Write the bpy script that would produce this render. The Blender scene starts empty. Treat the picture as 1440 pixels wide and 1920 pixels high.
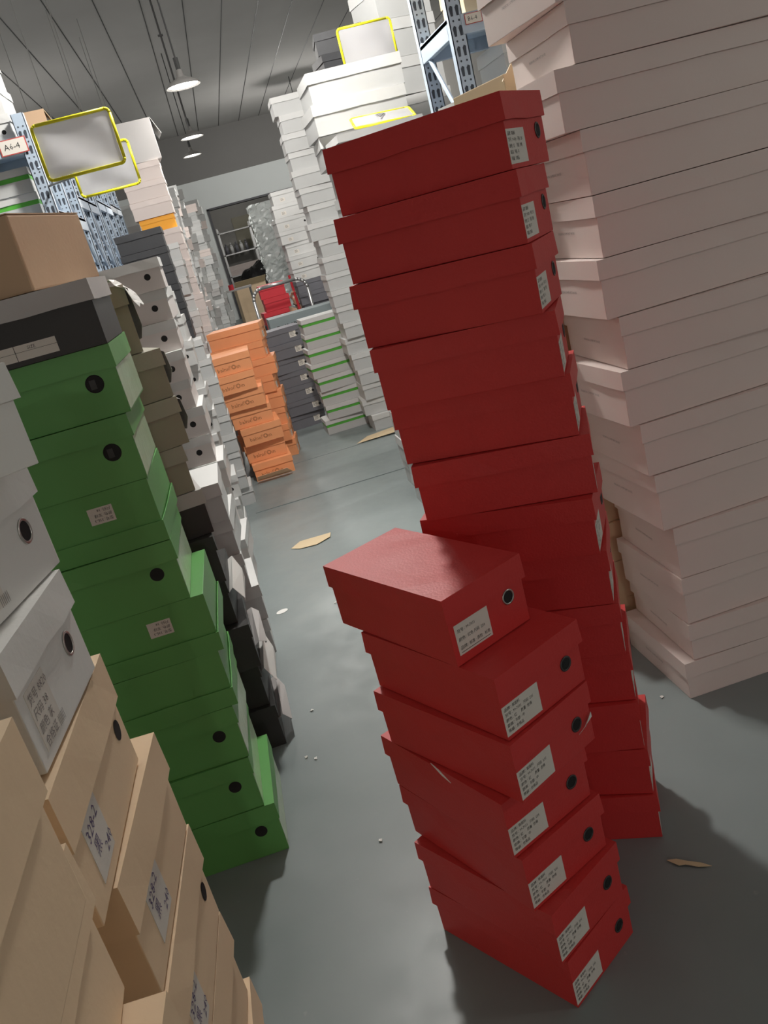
import bpy, bmesh, math, random
from mathutils import Matrix, Vector
random.seed(7)
S = bpy.context.scene
C = S.collection
# ------------------------------------------------------------------ camera
cam_d = bpy.data.cameras.new('camera'); cam = bpy.data.objects.new('camera', cam_d); C.objects.link(cam)
F, PITCH, ROLL, YAW = 1574.85, .3258, -.2653, .11
cam_d.sensor_fit = 'VERTICAL'; cam_d.sensor_height = 24.0; cam_d.lens = 24.0*F/1920; cam_d.clip_start = .02
cp, sp, cr, sr, cy, sy = math.cos(PITCH), math.sin(PITCH), math.cos(ROLL), math.sin(ROLL), math.cos(YAW), math.sin(YAW)
Wm = Matrix(((1,0,0),(0,0,-1),(0,1,0)))
Rz = Matrix(((cy,-sy,0),(sy,cy,0),(0,0,1))); Rx = Matrix(((1,0,0),(0,cp,-sp),(0,sp,cp))); Rr = Matrix(((cr,-sr,0),(sr,cr,0),(0,0,1)))
Rc = Rr @ Rx @ Wm @ Rz                       # world -> (right, down, forward)
right, down, fwd = Vector(Rc[0]), Vector(Rc[1]), Vector(Rc[2])
rot = Matrix((right, -down, -fwd)).transposed()
cam.matrix_world = Matrix.Translation((0, 0, 1.3)) @ rot.to_4x4()
S.camera = cam
S.view_settings.view_transform = 'Standard'; S.view_settings.look = 'None'
S.view_settings.exposure = 0.0; S.view_settings.gamma = 1.0; S.view_settings.use_curve_mapping = False
# ------------------------------------------------------------------ world and light
w = bpy.data.worlds.new('world'); S.world = w; w.use_nodes = True
w.node_tree.nodes['Background'].inputs[0].default_value = (1.0, .93, .86, 1)
w.node_tree.nodes['Background'].inputs[1].default_value = .40
LAMP_W = 75.0
AISLE_LAMPS = [(.28, 3.35, 2.80, 3.7), (.16, 6.8, 2.52, .28), (.165, 10.0, 2.60, .25), (.14, 12.6, 2.72, .35)]
BACK_FILL_LAMPS = [(.5, -6.6, 2.35, 1.2), (-1.6, -7.6, 2.4, .7)]  # added behind the camera as fill for the faces turned towards it
SIDE_FILL_LAMPS = [(-3.0, 4.6, 3.0, .6), (3.2, 5.0, 3.0, 2.2), (2.2, 16.4, 3.0, 2.6), (-2.6, 12.5, 3.0, 1.2), (1.0, 22.2, 2.9, .4), (3.3, .1, 1.9, .42)]  # added out of view to brighten ceiling, far header and left box sides

# ------------------------------------------------------------------ materials
def nodes(name):
    m = bpy.data.materials.new(name); m.use_nodes = True
    return m, m.node_tree, m.node_tree.nodes['Principled BSDF']
def mat(name, col, rough=.6, var=.08, scale=6.0, bump=.06, bscale=140.0, metal=0.0, spec=.4, emit=0, trans=0, coat=0):
    m, t, b = nodes(name); N, K = t.nodes, t.links
    tc = N.new('ShaderNodeTexCoord')
    nz = N.new('ShaderNodeTexNoise'); nz.inputs['Scale'].default_value = scale; nz.inputs['Detail'].default_value = 5
    K.new(tc.outputs['Object'], nz.inputs['Vector'])
    mx = N.new('ShaderNodeMix'); mx.data_type = 'RGBA'
    lo = tuple(c*(1-var) for c in col); hi = tuple(min(1, c*(1+var)) for c in col)
    mx.inputs[6].default_value = (*lo, 1); mx.inputs[7].default_value = (*hi, 1)
    K.new(nz.outputs['Fac'], mx.inputs[0]); K.new(mx.outputs[2], b.inputs['Base Color'])
    b.inputs['Roughness'].default_value = rough; b.inputs['Metallic'].default_value = metal
    b.inputs['Specular IOR Level'].default_value = spec
    if coat: b.inputs['Coat Weight'].default_value = coat
    if bump:
        n2 = N.new('ShaderNodeTexNoise'); n2.inputs['Scale'].default_value = bscale; n2.inputs['Detail'].default_value = 3
        K.new(tc.outputs['Object'], n2.inputs['Vector'])
        bp = N.new('ShaderNodeBump'); bp.inputs['Strength'].default_value = bump*2; bp.inputs['Distance'].default_value = .002
        K.new(n2.outputs['Fac'], bp.inputs['Height']); K.new(bp.outputs['Normal'], b.inputs['Normal'])
    if emit:
        b.inputs['Emission Color'].default_value = (*col, 1); b.inputs['Emission Strength'].default_value = emit
    if trans: b.inputs['Transmission Weight'].default_value = trans
    return m
M = {
 'red': mat('red_leatherette_paper', (.60,.042,.040), .46, .10, 5, .12, 260),
 'redb': mat('bright_red_paper', (.62,.035,.05), .5),
 'green': mat('green_gloss_paper', (.125,.37,.10), .42, .10, 4, .03),
 'greenlit': mat('pale_green_lit_side', (.50,.68,.46), .22, .15, 8, .5, 16, spec=.7),  # paler green stands in for light on the box sides
 'kraft': mat('kraft_cardboard', (.84,.63,.42), .62, .08, 7, .08, 90),
 'kraftd': mat('dark_kraft_cardboard', (.62,.42,.27), .7, .1, 6, .08, 90),
 'cream': mat('cream_cardboard', (.66,.52,.33), .6),
 'pinkw': mat('off_white_board', (.76,.66,.62), .52, .05, 4, .05),
 'white': mat('white_board', (.63,.63,.62), .5, .05, 6, .04),
 'whiteg': mat('greyish_white_board', (.54,.545,.54), .5, .06, 6, .04),
 'greyl': mat('light_grey_board', (.50,.48,.47), .5, .06),
 'greyw': mat('whitish_silver_board', (.68,.63,.61), .42, .05, 5, .04),
 'olive': mat('olive_grey_board', (.33,.31,.24), .6, .1, 5),
 'olivel': mat('pale_olive_board', (.40,.38,.31), .6, .1, 5),
 'black': mat('black_board', (.035,.033,.032), .45, .1, 5),
 'darkg': mat('dark_grey_board', (.085,.085,.095), .5, .1, 5),
 'bluegrey': mat('blue_grey_board', (.25,.29,.30), .5, .08, 5),
 'jet': mat('near_black_board', (.045,.046,.05), .5, .1, 5),
 'slate': mat('slate_grey_board', (.16,.16,.18), .5, .1, 5),
 'orange': mat('orange_board', (.88,.37,.17), .5, .06, 5),
 'orangel': mat('pale_orange_board', (.92,.55,.33), .5, .06, 5),
 'amber': mat('amber_board', (.95,.42,.03), .5, .05, 5),
 'label': mat('label_paper', (.74,.70,.64), .55, .03),
 'ink': mat('black_ink', (.03,.03,.03), .6, 0, bump=0),
 'inkp': mat('purple_ink', (.16,.13,.24), .6, 0, bump=0),
 'inkb': mat('brown_ink', (.34,.13,.05), .6, 0, bump=0),
 'inkf': mat('grey_ink', (.30,.27,.26), .6, 0, bump=0),
 'inkr': mat('red_ink', (.50,.08,.07), .6, 0, bump=0),
 'hole': mat('dark_hole', (.012,.012,.012), .7, 0, bump=0),
 'holeg': mat('shadowed_paper_in_hole', (.06,.06,.06), .7, .3, 30, bump=0),
 'metal': mat('eyelet_metal', (.55,.53,.50), .28, .05, metal=.9, bump=0),
 'metald': mat('dark_eyelet_metal', (.10,.09,.09), .35, .05, metal=.8, bump=0),
 'rack': mat('pale_blue_painted_steel', (.46,.55,.66), .4, .06, bump=0, metal=.1),
 'rackd': mat('steel_slot_shadow', (.05,.06,.08), .7, 0, bump=0),
 'stripe': mat('green_stripe_paper', (.10,.42,.055), .5, .04),
 'yellow': mat('yellow_plastic', (.80,.74,.02), .35, .04, bump=0),
 'film': mat('clear_plastic_sleeve_over_grey_paper', (.62,.63,.66), .16, .1, 9, .5, 14, coat=.6),
 'paper': mat('white_paper', (.80,.79,.76), .6, .03),
 'plastic': mat('clear_crumpled_film', (.64,.68,.67), .2, .15, 12, 1.5, 16, spec=.8),
 'steel': mat('grey_steel_tube', (.42,.42,.42), .3, .05, metal=.7, bump=0),
 'enamel': mat('grey_enamel', (.30,.29,.28), .4, .05, bump=0),
 'wire': mat('dark_wire', (.05,.05,.05), .6, 0, bump=0),
 'skin': mat('skin', (.62,.38,.26), .5, .05, bump=0),
 'cloth': mat('dark_cloth', (.035,.035,.045), .85, .1),
 'cloth2': mat('grey_violet_cloth', (.12,.10,.12), .85, .1),
 'hair': mat('dark_hair', (.015,.012,.01), .5, .1),
 'bagp': mat('black_plastic_bag', (.025,.025,.025), .25, .1, 8, 1.2, 20),
}
# ceiling: grey panels with seams running down the room
m, t, b = nodes('grey_ceiling_panels'); N, K = t.nodes, t.links
tc = N.new('ShaderNodeTexCoord'); nz = N.new('ShaderNodeTexNoise'); nz.inputs['Scale'].default_value = .8; nz.inputs['Detail'].default_value = 6
K.new(tc.outputs['Object'], nz.inputs['Vector'])
cr_ = N.new('ShaderNodeValToRGB'); cr_.color_ramp.elements[0].color = (.44,.43,.42,1); cr_.color_ramp.elements[1].color = (.56,.55,.54,1)
K.new(nz.outputs['Fac'], cr_.inputs[0]); K.new(cr_.outputs[0], b.inputs['Base Color']); b.inputs['Roughness'].default_value = .9; b.inputs['Specular IOR Level'].default_value = .1
M['ceil'] = m
# floor: grey-green epoxy, scuffed
m, t, b = nodes('grey_green_epoxy_floor'); N, K = t.nodes, t.links
tc = N.new('ShaderNodeTexCoord')
n1 = N.new('ShaderNodeTexNoise'); n1.inputs['Scale'].default_value = 1.6; n1.inputs['Detail'].default_value = 8
K.new(tc.outputs['Object'], n1.inputs['Vector'])
cr_ = N.new('ShaderNodeValToRGB'); e = cr_.color_ramp.elements
e[0].position = .3; e[0].color = (.190,.225,.226,1); e[1].position = .75; e[1].color = (.255,.288,.286,1)
K.new(n1.outputs['Fac'], cr_.inputs[0])
n2 = N.new('ShaderNodeTexNoise'); n2.inputs['Scale'].default_value = 34; n2.inputs['Detail'].default_value = 6; K.new(tc.outputs['Object'], n2.inputs['Vector'])
r2 = N.new('ShaderNodeValToRGB'); r2.color_ramp.elements[0].position = .70; r2.color_ramp.elements[1].position = .78
K.new(n2.outputs['Fac'], r2.inputs[0])
mx = N.new('ShaderNodeMix'); mx.data_type = 'RGBA'; mx.inputs[7].default_value = (.36,.37,.36,1)
ml = N.new('ShaderNodeMath'); ml.operation = 'MULTIPLY'; ml.inputs[1].default_value = .40
K.new(r2.outputs[0], ml.inputs[0]); K.new(ml.outputs[0], mx.inputs[0]); K.new(cr_.outputs[0], mx.inputs[6]); K.new(mx.outputs[2], b.inputs['Base Color'])
n3 = N.new('ShaderNodeTexNoise'); n3.inputs['Scale'].default_value = 11; n3.inputs['Detail'].default_value = 8; K.new(tc.outputs['Object'], n3.inputs['Vector'])
mr = N.new('ShaderNodeMapRange'); mr.inputs['From Min'].default_value = .3; mr.inputs['From Max'].default_value = .7; mr.inputs['To Min'].default_value = .34; mr.inputs['To Max'].default_value = .46
K.new(n3.outputs['Fac'], mr.inputs['Value']); K.new(mr.outputs[0], b.inputs['Roughness'])
vo = N.new('ShaderNodeTexVoronoi'); vo.feature = 'DISTANCE_TO_EDGE'; vo.inputs['Scale'].default_value = 34
n4 = N.new('ShaderNodeTexNoise'); n4.inputs['Scale'].default_value = 14; n4.inputs['Detail'].default_value = 6; K.new(tc.outputs['Object'], n4.inputs['Vector'])
vm = N.new('ShaderNodeVectorMath'); vm.operation = 'ADD'; sc = N.new('ShaderNodeVectorMath'); sc.operation = 'SCALE'; sc.inputs['Scale'].default_value = .12
K.new(n4.outputs['Color'], sc.inputs[0]); K.new(tc.outputs['Object'], vm.inputs[0]); K.new(sc.outputs[0], vm.inputs[1]); K.new(vm.outputs[0], vo.inputs['Vector'])
bp = N.new('ShaderNodeBump'); bp.inputs['Strength'].default_value = .10; bp.inputs['Distance'].default_value = .003
ad = N.new('ShaderNodeMath'); ad.operation = 'ADD'; K.new(n3.outputs['Fac'], ad.inputs[0]); K.new(n2.outputs['Fac'], ad.inputs[1])
K.new(ad.outputs[0], bp.inputs['Height']); K.new(bp.outputs['Normal'], b.inputs['Normal'])
b.inputs['Specular IOR Level'].default_value = .5
M['floor'] = m
M['wall'] = mat('painted_wall', (.36,.35,.33), .7, .05, 1.2, .03)
M['wallw'] = mat('white_painted_header', (.78,.82,.82), .6, .04, 1.2, .03)
M['walld'] = mat('dull_upper_wall', (.24,.235,.23), .8, .08, .7, .03)
m, t, b = nodes('backlit_sleeve_paper'); N, K = t.nodes, t.links
b.inputs['Base Color'].default_value = (.60,.60,.62,1); b.inputs['Roughness'].default_value = .28
tl = N.new('ShaderNodeBsdfTranslucent'); tl.inputs['Color'].default_value = (.62,.61,.62,1)
ms = N.new('ShaderNodeMixShader'); ms.inputs[0].default_value = .5
K.new(b.outputs[0], ms.inputs[1]); K.new(tl.outputs[0], ms.inputs[2]); K.new(ms.outputs[0], N['Material Output'].inputs['Surface'])
M['signpaper'] = m
M['lampface'] = mat('lit_lamp_face', (1.0,.98,.92), .4, 0, bump=0, emit=9)

# ------------------------------------------------------------------ mesh helpers
def bm_box(bm, x0, x1, y0, y1, z0, z1, mi=0):
    vs = [bm.verts.new(p) for p in ((x0,y0,z0),(x1,y0,z0),(x1,y1,z0),(x0,y1,z0),(x0,y0,z1),(x1,y0,z1),(x1,y1,z1),(x0,y1,z1))]
    for f in ((3,2,1,0),(4,5,6,7),(0,1,5,4),(1,2,6,5),(2,3,7,6),(3,0,4,7)):
        fc = bm.faces.new([vs[i] for i in f]); fc.material_index = mi
    return vs
def bm_bar(bm, a, b_, r, seg=8, mi=0):
    a = Vector(a); b_ = Vector(b_); d = b_-a; L = d.length
    q = d.to_track_quat('Z', 'Y').to_matrix().to_4x4()
    n0 = len(bm.faces)
    bmesh.ops.create_cone(bm, cap_ends=True, segments=seg, radius1=r, radius2=r, depth=L, matrix=Matrix.Translation((a+b_)/2) @ q)
    for f in list(bm.faces)[n0:]: f.material_index = mi
def bm_tube(bm, pts, r, seg=8):
    for i in range(len(pts)-1): bm_bar(bm, pts[i], pts[i+1], r, seg)
    for p in pts[1:-1]:
        bmesh.ops.create_uvsphere(bm, u_segments=seg, v_segments=6, radius=r, matrix=Matrix.Translation(p))
def finish(bm, name, mats, bevel=0, smooth=False):
    if bevel:
        bmesh.ops.bevel(bm, geom=list(bm.edges), offset=bevel, segments=2, affect='EDGES', profile=.6)
    me = bpy.data.meshes.new(name)
    bmesh.ops.recalc_face_normals(bm, faces=list(bm.faces))
    bm.to_mesh(me); bm.free()
    for x in mats: me.materials.append(M[x] if isinstance(x, str) else x)
    if smooth:
        for p in me.polygons: p.use_smooth = True
    return me
def link(name, me, parent=None, loc=(0,0,0), rotz=0):
    o = bpy.data.objects.new(name, me); C.objects.link(o)
    o.location = loc; o.rotation_euler = (0,0,rotz)
    if parent: o.parent = parent
    return o
def tag(o, label=None, cat=None, group=None, kind=None):
    if label: o['label'] = label
    if cat: o['category'] = cat
    if group: o['group'] = group
    if kind: o['kind'] = kind
    return o
def empty(name, loc, rotz=0): return link(name, None, None, loc, rotz)
_txt = {}
def text_geo(s, size):
    if (s, size) in _txt: return _txt[(s, size)]
    cu = bpy.data.curves.new('t', 'FONT'); cu.body = s; cu.size = size; cu.resolution_u = 1; cu.space_line = 1.05
    ob = bpy.data.objects.new('t', cu); C.objects.link(ob)
    dg = bpy.context.evaluated_depsgraph_get(); dg.update()
    me = ob.evaluated_get(dg).to_mesh()
    vs = [tuple(v.co) for v in me.vertices]; fs = [tuple(p.vertices) for p in me.polygons]
    ob.evaluated_get(dg).to_mesh_clear(); C.objects.unlink(ob); bpy.data.objects.remove(ob); bpy.data.curves.remove(cu)
    _txt[(s, size)] = (vs, fs); return vs, fs
# face frames of a box: returns function (u, v, n) -> point; u to the right seen from outside, v up
def frame(face, L, W):
    if face == 'F': return lambda u, v, n: (u, -W/2-n, v)
    if face == 'B': return lambda u, v, n: (-u, W/2+n, v)
    if face == 'R': return lambda u, v, n: (L/2+n, u, v)
    if face == 'L': return lambda u, v, n: (-L/2-n, -u, v)
    if face == 'T': return lambda u, v, n: (u, v, n)
def add_plate(bm, fr, u0, u1, v0, v1, t, mi=0, n0=0.0):
    P = [(u0,v0),(u1,v0),(u1,v1),(u0,v1)]
    a = [bm.verts.new(fr(u, v, n0)) for u, v in P]; b_ = [bm.verts.new(fr(u, v, n0+t)) for u, v in P]
    for q in ((a[0],a[1],a[2],a[3]), (b_[3],b_[2],b_[1],b_[0]), *[(a[i],b_[i],b_[(i+1)%4],a[(i+1)%4]) for i in range(4)]):
        f = bm.faces.new(q); f.material_index = mi
def add_text(bm, fr, s, size, u, v, n, mi=1, ang=0.0, squash=1.0):
    vs, fs = text_geo(s, size); ca, sa = math.cos(ang), math.sin(ang)
    V = [bm.verts.new(fr(u+(x*ca*squash-y*sa), v+(x*sa*squash+y*ca), n)) for x, y, _ in vs]
    for f in fs:
        try: fc = bm.faces.new([V[i] for i in f]); fc.material_index = mi
        except ValueError: pass
TEXTS = {
 'red5': [('品牌：', '软面料'), ('货号：', '99-7031   尺码  235'), ('颜色：', '红      质量  合格'), ('跟高：', '平跟 · 中'), ('等级：', '合格品')],
 'red3': [('货号：', '99-7031'), ('颜色：', '红色 尺码  230'), ('品牌：', '标准 · 质检 · 标准')],
}
def feature_mesh(ft, L, W, e_body):
    """one sticker / hole / stripe as its own mesh, in box coordinates"""
    bm = bmesh.new(); kind, face = ft[0], ft[1]
    fr = frame(face, L-2*e_body, W-2*e_body) if face != 'T' else frame('T', L, W)
    if kind in ('hole', 'eyelet', 'holeg', 'eyeletw'):
        _, _, u, v, r = ft
        c = Vector(fr(u, v, .0006)); nrm = (Vector(fr(u, v, .01))-c).normalized()
        q = nrm.to_track_quat('Z', 'Y').to_matrix().to_4x4()
        bmesh.ops.create_circle(bm, cap_ends=True, segments=24, radius=r, matrix=Matrix.Translation(c) @ q)
        if kind in ('eyelet', 'eyeletw', 'holeg'):
            n0 = len(bm.faces); segs = 24; rr = r*.16 if kind != 'holeg' else r*.07
            R_ = r if kind != 'eyeletw' else r*1.12
            ring = []
            for i in range(segs):
                a = 2*math.pi*i/segs; row = []
                for j in range(8):
                    bq = 2*math.pi*j/8
                    p = Vector(((R_+rr*math.cos(bq))*math.cos(a), (R_+rr*math.cos(bq))*math.sin(a), rr*.6*math.sin(bq)))
                    row.append(bm.verts.new((Matrix.Translation(c) @ q) @ p))
                ring.append(row)
            for i in range(segs):
                for j in range(8):
                    f = bm.faces.new((ring[i][j], ring[(i+1)%segs][j], ring[(i+1)%segs][(j+1)%8], ring[i][(j+1)%8])); f.material_index = 1; f.smooth = True
        if kind == 'holeg':          # paper showing behind part of the hole
            add_plate(bm, lambda a, b2, n: tuple(Matrix.Translation(c) @ q @ Vector((a, b2, n))), -r*.55, r*.15, -r*.6, r*.5, .0003, 2, .0003)
        names = {'hole': ['hole'], 'eyelet': ['hole', 'metald'], 'eyeletw': ['hole', 'metal'], 'holeg': ['hole', 'hole', 'holeg']}[kind]
        return finish(bm, 'eyelet' if 'eyelet' in kind else 'finger_hole', names), ('eyelet' if 'eyelet' in kind else 'finger_hole')
    if kind == 'label':
        _, _, u, v, lw, lh, key = ft
        add_plate(bm, fr, u-lw/2, u+lw/2, v-lh/2, v+lh/2, .0005)
        ink = 'ink'
        if key in TEXTS:
            rows = TEXTS[key]; st = lh/(len(rows)+.6); sz = min(st*.72, .0068)
            for i, (a, b2) in enumerate(rows):
                yy = v+lh/2-st*(i+1)
                add_text(bm, fr, a, sz, u-lw/2+.004, yy, .0007); add_text(bm, fr, b2, sz, u-lw/2+.004+sz*2.7, yy, .0007, squash=.85)
            if key == 'red3': add_plate(bm, fr, u-lw/2+.004, u+lw/2-.004, v-lh/2+.0035, v-lh/2+.0042, .0003, 1, .0005)
        elif key == 'green':
            for i, s in enumerate(('型号: 33E-3', '颜色: 军绿', '尺码: 38')): add_text(bm, fr, s, lh*.23, u-lw/2+.004, v+lh/2-lh*.3*(i+1), .0007)
        elif key == 'grey':
            for i, s in enumerate(('货号 8820', '尺码 38', '颜色 灰', '合格证 ||||||')): add_text(bm, fr, s, lh*.2, u-lw/2+.003, v+lh/2-lh*.24*(i+1), .0007)
            ink = 'inkf'
        elif key == 'hand':
            add_text(bm, fr, '328-2\n 黑', lh*.30, u-lw/2+.004, v+lh*.12, .0007, ang=.12); add_text(bm, fr, '240', lh*.26, u+lw*.12, v-lh*.40, .0007, ang=.12)
            ink = 'inkp'
        elif key == 'COLOR':
            add_text(bm, fr, 'COLOR', lh*.30, u-lw/2+.010, v+lh*.14, .0007); add_text(bm, fr, 'SIZE', lh*.30, u+lw*.15, v+lh*.14, .0007)
            add_plate(bm, fr, u-lw/2, u+lw/2, v+lh*.04, v+lh*.06, .0003, 1, .0005); add_plate(bm, fr, u-.0005, u+.0005, v-lh/2, v+lh/2, .0003, 1, .0005)
        else:
            for i in range(4): add_plate(bm, fr, u-lw*.38, u+lw*(.1+.25*((i*7)%3)/3), v+lh*(.30-.2*i), v+lh*(.36-.2*i), .0003, 1, .0005)
        return finish(bm, 'label', ['label', ink]), 'label'
    if kind == 'print':
        _, _, u, v, size, s, ink = ft
        add_text(bm, fr, s, size, u, v, .0007, 0)
        return finish(bm, 'printed_text', [ink]), 'printed_text'
    if kind == 'stripe':
        _, _, v0, v1 = ft
        for fc in 'FRBL':
            f2 = frame(fc, L-2*e_body, W-2*e_body); hw = (L if fc in 'FB' else W)/2-e_body
            add_plate(bm, f2, -hw, hw, v0, v1, .0005, 0)
        return finish(bm, 'stripe', ['stripe']), 'stripe'
    if kind == 'film':  # pale panel painting the lit look of a green box's right side
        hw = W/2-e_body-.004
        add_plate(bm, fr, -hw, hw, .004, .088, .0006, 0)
        return finish(bm, 'lit_side_panel', ['greenlit']), 'lit_side_panel'
    if kind == 'tape':
        add_plate(bm, fr, ft[2], ft[3], ft[4], ft[5], .0006, 0)
        return finish(bm, 'tape', ['film']), 'tape'
# ------------------------------------------------------------------ shoeboxes
# style: L, W, h, lid height, lid overhang, body material, lid material, features
ST = {
 'olivebig': (.34,.26,.165,.050,.004,'olive','olivel',[]),
 'red':   (.316,.189,.1095,.040,.0035,'red','red',[('eyelet','R',.055,.050,.011),('label','R',-.052,.032,.079,.050,'red5')]),
 'reda':  (.3115,.167,.1150,.040,.0035,'red','red',[('eyeletw','R',.045,.057,.010),('label','R',-.036,.040,.070,.050,'red3')]),
 'redp':  (.316,.189,.1095,.040,.0035,'red','red',[('label','R',-.052,.032,.079,.050,'red5')]),
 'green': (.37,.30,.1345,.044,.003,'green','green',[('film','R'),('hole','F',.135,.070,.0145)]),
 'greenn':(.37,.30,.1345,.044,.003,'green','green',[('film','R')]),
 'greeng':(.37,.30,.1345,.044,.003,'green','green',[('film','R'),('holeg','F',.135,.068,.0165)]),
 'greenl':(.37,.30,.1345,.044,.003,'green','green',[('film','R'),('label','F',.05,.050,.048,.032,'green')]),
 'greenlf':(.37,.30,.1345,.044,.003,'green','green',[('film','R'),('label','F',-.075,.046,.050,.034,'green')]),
 'pink':  (.50,.33,.1225,.045,.004,'pinkw','pinkw',[('print','L',-.02,.045,.009,'FASHION & COMFORT','inkf')]),
 'whitehole': (.345,.30,.115,.036,.003,'greyw','white',[('hole','F',.115,.052,.012)]),
 'whiteeye': (.30,.17,.100,.034,.003,'paper','paper',[('eyeletw','R',.045,.045,.009),('label','R',-.045,.034,.045,.050,'grey')]),
 'olive': (.34,.26,.122,.042,.004,'olive','olivel',[]),
 'blackwhite': (.38,.28,.122,.040,.004,'black','greyl',[('label','F',.022,.024,.155,.028,'COLOR')]),
 'black': (.32,.26,.131,.040,.003,'black','black',[]),
 'blackst': (.25,.22,.10,.034,.003,'jet','jet',[]),
 'kraft': (.34,.23,.121,.050,.0035,'kraft','kraft',[('label','R',-.04,.040,.055,.055,'hand')]),
 'krafth': (.34,.23,.121,.050,.0035,'kraft','kraft',[('hole','R',.085,.052,.010),('label','R',-.055,.040,.050,.055,'hand')]),
 'kraftn': (.34,.30,.121,.050,.0035,'kraft','kraft',[('hole','R',.02,.035,.009)]),
 'cream': (.32,.22,.120,.045,.003,'cream','cream',[('label','L',0,.035,.045,.040,'x')]),
 'orangef': (.25,.30,.112,.040,.003,'orange','orange',[('print','F',-.085,.026,.034,'balnıℰ◎ın','inkb')]),
 'orange': (.345,.21,.112,.040,.003,'orange','orange',[('label','R',-.02,.030,.05,.040,'x'),('hole','R',.06,.04,.009)]),
 'stripe': (.335,.21,.101,.030,.003,'whiteg','white',[('stripe','F',.052,.070)]),
 'slate': (.28,.20,.107,.036,.003,'slate','slate',[('label','F',.07,.050,.050,.045,'x'),('eyelet','F',.10,.045,.009)]),
 'white': (.33,.22,.106,.034,.003,'whiteg','white',[]),
 'whitel': (.30,.24,.112,.034,.003,'white','white',[('label','F',-.06,.035,.045,.030,'x'),('hole','F',.11,.045,.009)]),
 'whiteb': (.34,.30,.130,.044,.003,'whiteg','white',[]),
 'beige': (.30,.26,.125,.040,.003,'pinkw','pinkw',[]),
 'amber': (.26,.22,.10,.034,.003,'amber','amber',[]),
 'grey':  (.40,.30,.12,.038,.003,'greyl','greyl',[]),
 'redc':  (.24,.20,.118,.042,.003,'redb','redb',[]),
 'tan': (.33,.24,.12,.040,.003,'cream','cream',[]),
}
_cache = {}
def box_meshes(style, var):
    key = (style, var)
    if key in _cache: return _cache[key]
    L, W, h, lh, e, bmt, lmt, fts = ST[style]
    rnd = random.Random(hash_(style)*31+var)
    bm = bmesh.new(); vs = bm_box(bm, -L/2+e, L/2-e, -W/2+e, W/2-e, 0, h-lh+.010)
    body = finish(bm, 'body', [bmt], .0012)
    # lid: a real tray turned upside down, with walls of board thickness, slightly sprung at the corners
    bm = bmesh.new(); t_ = .0022; nx, ny = 6, 4
    g = {}
    def jit(i, j): 
        return rnd.uniform(-.0012, .0006) if 0 < i < nx and 0 < j < ny else 0
    for i in range(nx+1):
        for j in range(ny+1):
            g[i, j] = bm.verts.new((-L/2+L*i/nx, -W/2+W*j/ny, h-.0006+jit(i, j)))
    for i in range(nx):
        for j in range(ny): bm.faces.new((g[i,j], g[i+1,j], g[i+1,j+1], g[i,j+1]))
    per = [(i, 0) for i in range(nx)]+[(nx, j) for j in range(ny)]+[(i, ny) for i in range(nx, 0, -1)]+[(0, j) for j in range(ny, 0, -1)]
    def flare(i, j, s): 
        x, y, _ = g[i, j].co; return x*(1+s/L*2), y*(1+s/W*2)
    f_ = [rnd.uniform(0, .0022) for _ in per]; dz = [rnd.uniform(-.0012, .0012) for _ in per]
    low = []; lin = []; top_in = []
    for k, (i, j) in enumerate(per):
        x, y = flare(i, j, f_[k]); low.append(bm.verts.new((x, y, h-lh+dz[k])))
        x2 = x*(1-2*t_/L); y2 = y*(1-2*t_/W); lin.append(bm.verts.new((x2, y2, h-lh+dz[k])))
        top_in.append(bm.verts.new((x2, y2, h-lh+.011)))
    n = len(per)
    for k in range(n):
        a = g[per[k]]; b_ = g[per[(k+1) % n]]; k2 = (k+1) % n
        bm.faces.new((a, low[k], low[k2], b_)); bm.faces.new((low[k], lin[k], lin[k2], low[k2])); bm.faces.new((lin[k], top_in[k], top_in[k2], lin[k2]))
    lid = finish(bm, 'lid', [lmt])
    bv = None
    fm = [feature_mesh(ft, L, W, e) for ft in fts]
    _cache[key] = (body, lid, fm); return _cache[key]
def hash_(s): return sum((i+1)*ord(c) for i, c in enumerate(s))
_joined = {}
def joined_mesh(style, var):
    """small far box: body, lid and marks in one mesh"""
    if (style, var) in _joined: return _joined[(style, var)]
    body, lid, fm = box_meshes(style, var)
    bm = bmesh.new(); mats = []
    for me in (body, lid):
        n0 = len(bm.faces); bm.from_mesh(me)
        mm = me.materials[0]
        if mm not in mats: mats.append(mm)
        bm.faces.ensure_lookup_table()
        for f in bm.faces[n0:]: f.material_index = mats.index(mm)
    me = bpy.data.meshes.new('shoebox'); bm.to_mesh(me); bm.free()
    for x in mats: me.materials.append(x)
    _joined[(style, var)] = me; return me
NB = [0]
def shoebox(style, x, y, z, rz, label, group=None, flip=False, simple=False, tilt=(0, 0), name='shoebox', cat='shoebox', lidless=False):
    NB[0] += 1; var = NB[0] % 3
    h = ST[style][2]
    if simple:
        r = link(name, joined_mesh(style, var), None, (x, y, z), rz)
    else:
        r = empty(name, (x, y, z), rz)
        body, lid, fm = box_meshes(style, var)
        b_ = link('body', body, r)
        if not lidless: link('lid', lid, r)
        for me, nm in fm: link(nm, me, b_)
    if flip: r.rotation_euler = (0, math.pi, rz); r.location.z = z+h
    if tilt != (0, 0): r.rotation_euler = (tilt[0], tilt[1], rz)
    tag(r, label, cat, group)
    return r
ORD = ['topmost','second from the top','third from the top','fourth from the top','fifth from the top','sixth from the top','seventh from the top','eighth from the top','ninth from the top','tenth from the top','eleventh from the top','twelfth from the top','thirteenth from the top','fourteenth from the top','fifteenth from the top','sixteenth from the top','seventeenth from the top','eighteenth from the top','nineteenth from the top','twentieth from the top','twenty-first from the top','twenty-second from the top']
def ordinal(i_from_top, n):
    return ORD[i_from_top] if i_from_top != n-1 else 'bottom one'
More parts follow.
